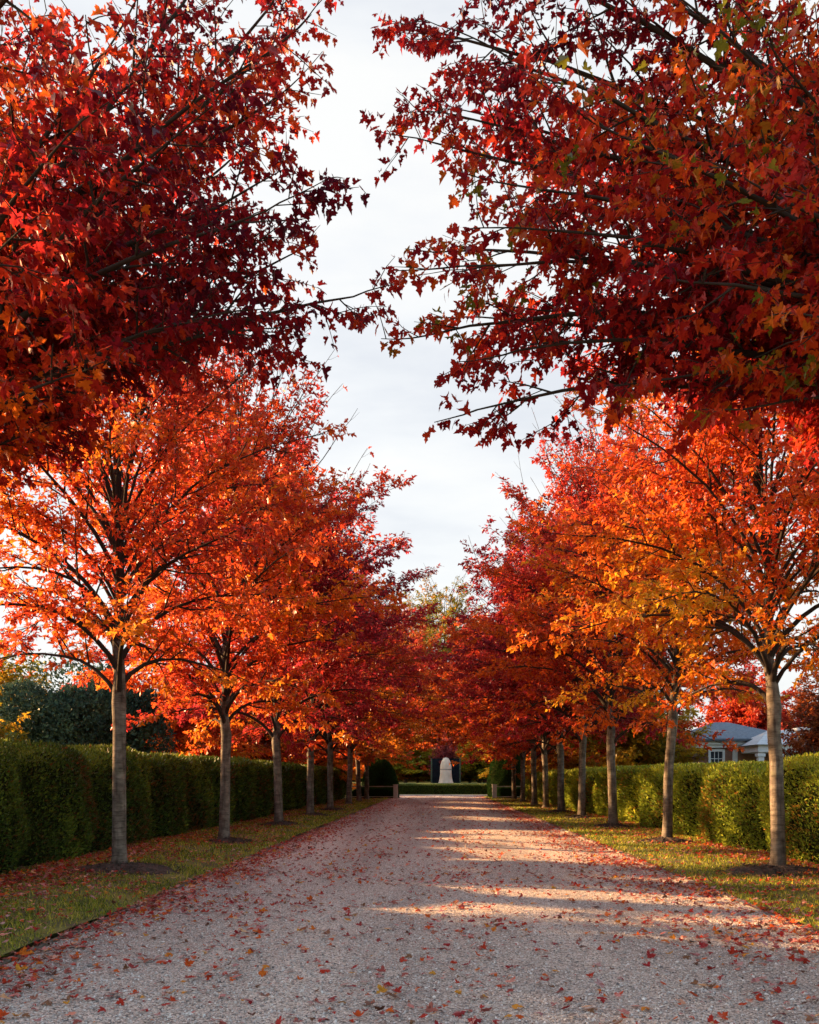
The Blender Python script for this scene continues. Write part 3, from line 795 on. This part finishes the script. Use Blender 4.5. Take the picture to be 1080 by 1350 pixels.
# raised lawn, low hedge, stone, dark screen
M_LAWN = noise_mat('far_lawn', [(0, (.05, .08, .015)), (1, (.10, .13, .025))], scale=1.5, bump=.3)
tag(sheet('lawn', -40, 40, 80.2, 85, .006, noise_mat('end_lawn', [(0, (.14, .14, .03)), (1, (.22, .19, .05))], scale=1.2)), 'strip of yellowish lawn beyond the crossing path', 'lawn', kind='structure')
def terr(X, Y): return 1.0 * np.clip((Y - 84.6) / 1.2, 0, 1) * np.clip((16 - np.abs(X)) / 4, 0, 1) + .002
tag(sheet('terrace', -18, 18, 84.2, 122, 0, M_LAWN, 36, 60, terr), 'raised lawn behind the low hedge at the end of the vista', 'lawn', kind='structure')
def box_hedge(x0, x1, y0, y1, h, label):
    g = np.random.default_rng(8); n = 14000
    f = g.random(n)
    front = f < .6
    P = np.column_stack([g.uniform(x0, x1, n), np.where(front, y0, g.uniform(y0, y1, n)), np.where(front, g.uniform(0, h, n), h)]) + g.normal(0, .025, (n, 3))
    Nn = np.where(front[:, None], np.array([0, -1.0, .2]), np.array([0, 0, 1.0]))
    lv = leaf_geo(P, Nn * .5 + np.array([0, 0, .5]) + g.normal(0, .5, P.shape), Nn + g.normal(0, .5, P.shape), .08 * g.uniform(.7, 1.4, n), np.clip(g.normal(.4, .2, n), 0, .86), LEAF_OVAL)
    bm = bmesh.new(); add_box(bm, x0 + .04, x1 - .04, y0 + .05, y1 - .05, 0, h - .05, .05)
    me = bm_mesh('c', bm); Vc = np.array([v.co[:] for v in me.vertices]); Lc = np.array([i for p in me.polygons for i in p.vertices]); Sc = np.array([p.loop_start for p in me.polygons])
    V, L, S, T, M = merge_geo([(Vc, Lc, Sc, np.zeros(len(Sc)), 0), (*lv, 1)])
    tag(link('low_hedge', np_mesh('low_hedge', V, L, S, mat_idx=M, attrs={'tone': T}), [M_CORE, M_HL]), label, 'hedge')
box_hedge(-4.2, 5.4, 83.2, 84.5, .86, 'low clipped hedge in front of the pale stone monument')
box_hedge(-17, 18, 116.0, 117.2, 2.9, 'dark hedge closing the raised lawn, seen behind the monument')

M_STONE = noise_mat('pale_stone', [(0, (.56, .43, .31)), (1, (.70, .56, .42))], scale=2.2, bump=.25, bscale=14)
t = tag(empty('stone_monument', (.86, 92, 1.0), 0, (.86, .86, 1.0)), 'pale bell shaped stone monument standing before the black panels', 'monument')
def lathe(name, prof_, mat, parent, n=28, sx=1, sy=1):
    V = np.array([(r * math.cos(j / n * 6.283185) * sx, r * math.sin(j / n * 6.283185) * sy, z) for r, z in prof_ for j in range(n)])
    m = len(prof_)
    q = np.array([[i * n + j, i * n + (j + 1) % n, (i + 1) * n + (j + 1) % n, (i + 1) * n + j] for i in range(m - 1) for j in range(n)])
    L = np.concatenate([q.ravel(), (m - 1) * n + np.arange(n)]); S = np.concatenate([np.arange(len(q)) * 4, [len(q) * 4]])
    return link(name, np_mesh(name, V, L, S, smooth=True), mat, parent)
lathe('pedestal', [(.92, -.1), (.90, .10), (.83, .16), (.76, .5), (.70, .9), (.68, 1.38)], M_STONE, t)
lathe('band', [(.70, 1.38), (.73, 1.4), (.73, 1.45), (.70, 1.47)], noise_mat('stone_dark', [(0, (.3, .26, .22)), (1, (.4, .35, .3))], scale=4), t)
lathe('cap', [(.69, 1.47), (.68, 1.75), (.63, 2.0), (.53, 2.25), (.42, 2.42), (.34, 2.5), (.32, 2.58), (.05, 2.64)], M_STONE, t)
M_BLACK = noise_mat('black_panel', [(0, (.008, .009, .012)), (1, (.018, .02, .024))], scale=3, rough=.95, spec=0.0)
M_GPOST = noise_mat('grey_green_post', [(0, (.05, .07, .04)), (1, (.10, .12, .07))], scale=5)
t = tag(empty('panel_screen', (.86, 93.4, 1.0)), 'black panel screen with grey green corner posts behind the pale monument', 'screen')
box_obj('panel', [(-1.42, 1.42, -.06, .06, -.1, 2.5)], M_BLACK, t, .01)
for s in (-1, 1): box_obj('post', [(s * 1.5 - .075, s * 1.5 + .075, -.1, .1, -.1, 2.6)], M_GPOST, t, .01)
box_obj('top_rail', [(-1.42, 1.42, -.08, .08, 2.503, 2.58)], M_BLACK, t, .01)
plant('purple_tree', G_E, (.86, 95.0, 1.0), .5, (.60, .60, .76), M_PUR, 'small dusky red tree rising above the black panel screen')

# ------------------------------------------------------------------ trees and shrubs beyond
BG = 'garden trees beyond the hedges'
def bg(name, geo, px, D, rz, s, m, lab, cat='tree', z=0):
    plant(name, geo, ((px - VX) / F * D, D, z), rz, s, m, lab, cat, BG)
bg('broadleaf_tree', G_E, 5, 36, .3, (1.1, 1.1, 1.0), M_YEL, 'yellow autumn tree partly hidden behind the left side of the blue green evergreen')
bg('broadleaf_tree', G_E, -70, 44, 2.3, (1.4, 1.4, 1.35), M_BRN, 'russet tree rising behind the yellow one at far left')
bg('broadleaf_tree', G_E, 245, 44, 1.3, (1.25, 1.25, 1.1), M_GO, 'golden orange tree seen between the first and second left trunks')
bg('broadleaf_tree', G_E, 325, 52, 4.3, (1.3, 1.3, .95), M_BRN, 'brown leaved tree low behind the second left trunk')
bg('broadleaf_tree', G_E, 400, 62, 3.0, (1.5, 1.5, 1.2), M_GO, 'golden tree seen between the third and fourth left trunks')
bg('broadleaf_tree', G_E, 455, 78, 5.0, (1.6, 1.6, 1.4), M_OR, 'orange tree behind the slim trunks at the left end of the row')
bg('broadleaf_tree', G_E, 850, 44, 5.4, (1.2, 1.2, 1.0), M_YEL, 'olive yellow tree beside the brick house')
bg('broadleaf_tree', G_E, 770, 58, .9, (1.5, 1.5, 1.25), M_MIX, 'rust orange tree behind the fourth right trunk')
bg('broadleaf_tree', G_E, 700, 80, 3.7, (1.6, 1.6, 1.3), M_YEL, 'yellow green tree behind the clipped yew at right end')
bg('broadleaf_tree', G_E, 985, 66, 2.9, (1.5, 1.5, 1.55), M_RED, 'red leaved tree standing behind the brick house')
bg('spreading_tree', G_E, 534, 99, .1, (1.5, 1.5, .85), M_OLV, 'olive gold spreading tree left of the monument', z=.9)
bg('spreading_tree', G_E, 640, 99, 2.1, (1.5, 1.5, .85), M_OLV, 'olive gold spreading tree right of the monument', z=.9)
bg('spreading_tree', G_E, 585, 108, 4.1, (2.2, 2.2, 1.4), M_MIX, 'rust coloured tree directly behind the dusky red one at the end of the vista', z=.9)
bg('oak_tree', G_D, 583, 124, 3.3, (2.7, 2.7, 2.5), M_OAK, 'very tall olive and orange tree closing the vista')
bg('oak_tree', G_C, 535, 106, 5.1, (1.9, 1.9, 1.8), M_MIX, 'tall rust red tree behind the vista on the left')
bg('oak_tree', G_D, 632, 104, 1.6, (1.9, 1.9, 1.65), M_ORR, 'tall orange red tree behind the vista on the right')
for k, (px, D, sx, sz, m, lab) in enumerate([
    (512, 103, 1.5, .55, M_OLV, 'low olive shrub at the left end of the raised lawn'),
    (551, 101, 1.3, .5, M_MIX, 'low rust shrub just left of the black panels'),
    (620, 101, 1.3, .5, M_OLV, 'low olive shrub just right of the black panels'),
    (658, 103, 1.5, .55, M_YEL, 'low yellowish shrub at the right end of the raised lawn')]):
    bg('shrub', G_E, px, D, k * 1.3, (sx, sx, sz), m, lab, 'shrub', z=.9)
for k, (x, y, sx, sz, m, lab) in enumerate([  # all but the last are unseen, added to cut the sun into stripes
    (-11.6, 11.3, 1.0, 1.0, M_MIX, 'unseen rust tree added beyond the left hedge to shade the near drive'),
    (-11.8, 15.0, .22, .85, M_YEL, 'slim yellow tree out of view, nearest of those added to stripe the drive with shade'),
    (-11.9, 17.2, .48, .8, M_GO, 'slim golden tree out of view, added for its shadow band on the drive'),
    (-11.8, 19.3, .55, .85, M_OLV, 'slim olive tree out of view beyond the left hedge, added to shade the drive'),
    (-12.7, 23.6, .62, .62, M_YEL, 'yellow leaved tree at the far left edge, just above the dark hedge')]):
    plant('broadleaf_tree', G_E, (x, y, 0), k * 2.1, (sx, sx, sz), m, lab, 'tree', BG)
for k, (px, D, sx, sz, m, lab) in enumerate([
    (130, 58, 1.7, 1.2, M_OR, 'orange tree behind the blue green evergreen'),
    (200, 72, 2.0, 1.3, M_BRN, 'russet tree well behind the second left trunk'),
    (330, 84, 2.2, 1.4, M_GO, 'golden tree far behind the left hedge'),
    (430, 96, 2.2, 1.5, M_MIX, 'rust tree far behind the left row of trunks'),
    (490, 104, 1.8, 1.4, M_YEL, 'pale yellow tree far left of the monument'),
    (680, 104, 1.8, 1.4, M_MIX, 'rust tree far right of the monument'),
    (745, 92, 2.2, 1.5, M_GO, 'golden tree far behind the right row of trunks'),
    (820, 76, 2.0, 1.3, M_OR, 'orange tree far behind the right hedge'),
    (1075, 70, 1.8, 1.4, M_BRN, 'russet tree behind the brick wing of the house'),
]):
    bg('broadleaf_tree', G_E, px, D, k * 1.7, (sx, sx, sz), m, lab)
# dark evergreen
def evergreen(px, D, r, h, label):
    g = np.random.default_rng(55)
    lobes = [(0, 0, h * .5, r * .8, h * .5)] + [(g.uniform(-.75, .75) * r, g.uniform(-.6, .4) * r, g.uniform(.15, .75) * h, r * g.uniform(.3, .5), h * g.uniform(.14, .26)) for _ in range(26)]
    Ps, Ns = [], []
    for cx, cy, cz, a, b in lobes:
        k = int(2600 * (1.6 if a > r * .6 else 1))
        d = unit(g.normal(0, 1, (k, 3)))
        rad_ = g.uniform(.75, 1.05, (k, 1))
        Ps.append(np.array([cx, cy, cz]) + d * rad_ * np.array([a, a, b])); Ns.append(d)
    P = np.concatenate(Ps); N = np.concatenate(Ns)
    m = P[:, 2] > .1; P, N = P[m], N[m]; k = len(P)
    tone = np.clip(.5 + .2 * np.sin(P[:, 0] * 3) * np.sin(P[:, 2] * 3.4) + g.normal(0, .2, k), 0, 1)
    V, L, S, T = leaf_geo(P, N * .5 + np.array([0, 0, .3]) + g.normal(0, .6, P.shape), N + g.normal(0, .5, P.shape), .16 * g.uniform(.6, 1.5, k), tone, LEAF_OVAL)
    t = tag(empty('evergreen_tree', ((px - VX) / F * D, D, 0)), label, 'tree', BG)
    link('crown', np_mesh('evergreen_crown', V, L, S, attrs={'tone': T}), M_EVG, t)
    link('trunk', np_mesh('evergreen_trunk', *tubes_geo([(np.array([(0, 0, -.1), (0, 0, h * .4), (.05, 0, h * .8)]), np.array([.2, .15, .05]), 8)])[:3], smooth=True), BARK, t)
evergreen(104, 33, 2.9, 6.2, 'broad blue green evergreen behind the hedge, left of the first trunk')

# bare shrub in front of the brick wing
def bare_tree(x, y, label):
    g = np.random.default_rng(91); br = []
    def rec(p, d, L, r, lev):
        pts = [p]; dc = d
        for _ in range(4):
            dc = unit(dc + g.normal(0, .12, 3) + np.array([0, 0, .04])); pts.append(pts[-1] + dc * L / 4)
        br.append((np.array(pts), np.linspace(r, r * .6, 5), 5 if lev < 2 else 3))
        if lev < 4:
            for _ in range(3 if lev else 6):
                q = pts[g.integers(2, 5)]; rec(q, unit(dc + g.normal(0, .55, 3)), L * g.uniform(.55, .8), r * .55, lev + 1)
    rec(np.array([0, 0, 0.]), np.array([0, 0, 1.]), 1.9, .09, 0)
    t = tag(empty('bare_tree', (x, y, 0)), label, 'tree', BG)
    link('trunk', np_mesh('bare_wood', *tubes_geo(br)[:3], smooth=True), BARK, t)
bg('broadleaf_tree', G_E, 1095, 38, 2.2, (.9, .9, .75), M_BRN, 'russet bush like tree before the brick wing, right of the porch')
bare_tree(15.2, 34, 'leafless tree with thin grey twigs before the brick wing of the house')

# ------------------------------------------------------------------ house
def brick_mat():
    m, nt, out = mat_new('brick'); p = principled(nt, out, .9, .2)
    tc = nd(nt, 'ShaderNodeTexCoord'); mp = nd(nt, 'ShaderNodeMapping'); mp.inputs['Rotation'].default_value = (R(90), 0, 0)
    nt.links.new(tc.outputs['Object'], mp.inputs[0])
    b = nd(nt, 'ShaderNodeTexBrick'); b.inputs['Color1'].default_value = (.34, .15, .09, 1); b.inputs['Color2'].default_value = (.25, .11, .07, 1)
    b.inputs['Mortar'].default_value = (.3, .25, .21, 1); b.inputs['Scale'].default_value = 4.5; b.inputs['Mortar Size'].default_value = .015
    nt.links.new(mp.outputs[0], b.inputs['Vector']); nt.links.new(b.outputs[0], p.inputs['Base Color'])
    return m
M_BRICK = brick_mat()
M_WHITE = noise_mat('white_paint', [(0, (.72, .70, .67)), (1, (.8, .79, .76))], scale=3, rough=.6)
M_SLATE = noise_mat('slate', [(0, (.07, .09, .12)), (.5, (.11, .14, .18)), (1, (.18, .21, .25))], scale=7, bump=.8, bscale=22, stretch=(1, 3, 1))
M_GUTTER = noise_mat('gutter_metal', [(0, (.06, .07, .09)), (1, (.1, .11, .13))], scale=4, rough=.5)
M_SHINGLE = noise_mat('pale_shingle', [(0, (.40, .41, .42)), (1, (.52, .52, .52))], scale=6, bump=.4)
m_, nt, out = mat_new('dark_glass'); p = principled(nt, out, .08, .6); p.inputs['Base Color'].default_value = (.04, .05, .06, 1); M_GLASS = m_
def hip(name, x0, x1, y0, y1, z0, zr, mat, parent, inset):
    bm = bmesh.new()
    ym = (y0 + y1) / 2
    v = [bm.verts.new(c) for c in ((x0, y0, z0), (x1, y0, z0), (x1, y1, z0), (x0, y1, z0), (x0 + inset, ym, zr), (x1 - inset, ym, zr))]
    for f in ((0, 1, 5, 4), (1, 2, 5), (2, 3, 4, 5), (3, 0, 4), (3, 2, 1, 0)): bm.faces.new([v[i] for i in f])
    return link(name, bm_mesh(name, bm), mat, parent)
H0 = (12.6, 45.0, 0)
t = tag(empty('brick_house', H0), 'single storey brick house with blue grey hipped roof and white porch behind the right hedge', 'house')
w = box_obj('wall', [(.45, 5.2, .5, 8, -.1, 3.05)], M_BRICK, t)
box_obj('cornice', [(.15, 5.3, .2, 8.2, 3.053, 3.2), (.0, 5.3, .05, 8.3, 3.203, 3.42)], M_WHITE, t, .02)
box_obj('gutter', [(-.25, 5.2, -.25, -.12, 3.38, 3.5)], M_GUTTER, t, .03)
hip('roof', -.15, 6.4, -.12, 8.5, 3.43, 4.6, M_SLATE, t, 2.9)
box_obj('wing_wall', [(6.45, 15, .6, 9.5, -.1, 4.0)], M_BRICK, t)
box_obj('wing_cornice', [(6.35, 15.1, .5, 9.6, 4.003, 4.16)], M_WHITE, t, .02)
wx = 1.68
wf = box_obj('window', [(wx - .42, wx - .30, .40, .49, 1.2, 3.0), (wx + .30, wx + .42, .40, .49, 1.2, 3.0), (wx - .297, wx + .297, .40, .49, 2.86, 3.0), (wx - .297, wx + .297, .38, .49, 1.2, 1.32)], M_WHITE, t)
box_obj('pane', [(wx - .297, wx + .297, .455, .48, 1.322, 2.858)], M_GLASS, wf)
box_obj('sash', [(wx - .115, wx - .085, .43, .452, 1.322, 2.858), (wx + .085, wx + .115, .43, .452, 1.322, 2.858)] + [(wx - .296, wx + .296, .425, .4285, 1.74 + .38 * k - .016, 1.74 + .38 * k + .016) for k in range(3)], M_WHITE, wf)
box_obj('corner_board', [(2.5, 2.75, .40, .497, -.1, 3.05)], M_WHITE, t)
pt = box_obj('porch', [(2.85, 6.2, -2.2, .19, 2.75, 3.12)], M_WHITE, t, .02)
hip('porch_roof', 2.7, 6.4, -2.4, 1.5, 3.123, 3.9, M_SHINGLE, pt, 1.3)
for cx in (3.05, 3.95, 5.9):
    bm = bmesh.new(); add_box(bm, cx - .14, cx + .14, -2.1, -1.82, -.1, 2.748); add_box(bm, cx - .19, cx + .19, -2.15, -1.77, 2.55, 2.7)
    link('column', bm_mesh('column', bm), M_WHITE, pt)

# ------------------------------------------------------------------ light, sky, camera
w = bpy.data.worlds.new('World'); sc.world = w; w.use_nodes = True
nt = w.node_tree; bgn = nt.nodes['Background']
sky = nd(nt, 'ShaderNodeTexSky', sky_type='NISHITA'); sky.sun_disc = False
sky.sun_elevation = R(SUN_EL); sky.sun_rotation = R(-SUN_AZ); sky.air_density = 1.2; sky.dust_density = 2.0
tc = nd(nt, 'ShaderNodeTexCoord'); mp = nd(nt, 'ShaderNodeMapping'); mp.inputs['Scale'].default_value = (1.2, 1.2, 4.5); mp.inputs['Rotation'].default_value = (0, .12, .5)
nt.links.new(tc.outputs['Generated'], mp.inputs[0])
nz = nd(nt, 'ShaderNodeTexNoise'); nz.inputs['Scale'].default_value = 2.6; nz.inputs['Detail'].default_value = 7; nz.inputs['Roughness'].default_value = .55
nt.links.new(mp.outputs[0], nz.inputs['Vector'])
cloud = ramp(nt, [(.30, (1.52, 1.57, 1.66)), (.46, (1.74, 1.77, 1.80)), (.62, (1.90, 1.89, 1.85))], nz.outputs[0])
# the white cloud bank stands in the north; overhead and to the south the sky is clear
dp = nd(nt, 'ShaderNodeVectorMath', operation='DOT_PRODUCT'); dp.inputs[1].default_value = (-.12, .95, .28)
nt.links.new(tc.outputs['Generated'], dp.inputs[0])
mr = nd(nt, 'ShaderNodeMapRange', interpolation_type='SMOOTHSTEP'); mr.inputs[1].default_value = .25; mr.inputs[2].default_value = .72; mr.inputs[3].default_value = .12; mr.inputs[4].default_value = .95
nt.links.new(dp.outputs['Value'], mr.inputs[0])
mx = nd(nt, 'ShaderNodeMix', data_type='RGBA'); nt.links.new(mr.outputs[0], mx.inputs['Factor'])
nt.links.new(sky.outputs[0], mx.inputs['A']); nt.links.new(cloud, mx.inputs['B'])
nt.links.new(mx.outputs['Result'], bgn.inputs[0]); bgn.inputs[1].default_value = .10

sl = bpy.data.lights.new('sun', 'SUN'); sl.energy = 5.0; sl.angle = R(.9); sl.color = (1, .60, .27)
so = bpy.data.objects.new('sun', sl); COL.objects.link(so)
d = Vector((-math.sin(R(SUN_AZ)) * math.cos(R(SUN_EL)), math.cos(R(SUN_AZ)) * math.cos(R(SUN_EL)), math.sin(R(SUN_EL))))
so.rotation_euler = d.to_track_quat('Z', 'Y').to_euler(); so.location = d * 60

cam = bpy.data.cameras.new('camera'); co = bpy.data.objects.new('camera', cam); COL.objects.link(co)
cam.sensor_fit = 'VERTICAL'; cam.sensor_height = 24; cam.lens = 24 * F / 1350
cam.shift_x = (540 - VX) / 1350; cam.shift_y = (HY - 675) / 1350
cam.clip_start = .1; cam.clip_end = 3000
co.location = (0, 0, CAMZ); co.rotation_euler = (R(90), 0, 0)
sc.camera = co
sc.render.resolution_x, sc.render.resolution_y = 819, 1024
sc.view_settings.view_transform = 'Standard'; sc.view_settings.look = 'None'; sc.view_settings.exposure = 2.4; sc.view_settings.gamma = 1
sc.cycles.max_bounces = 6; sc.cycles.diffuse_bounces = 3; sc.cycles.transmission_bounces = 4; sc.cycles.glossy_bounces = 2
sc.cycles.use_denoising = True; sc.cycles.sample_clamp_indirect = 6
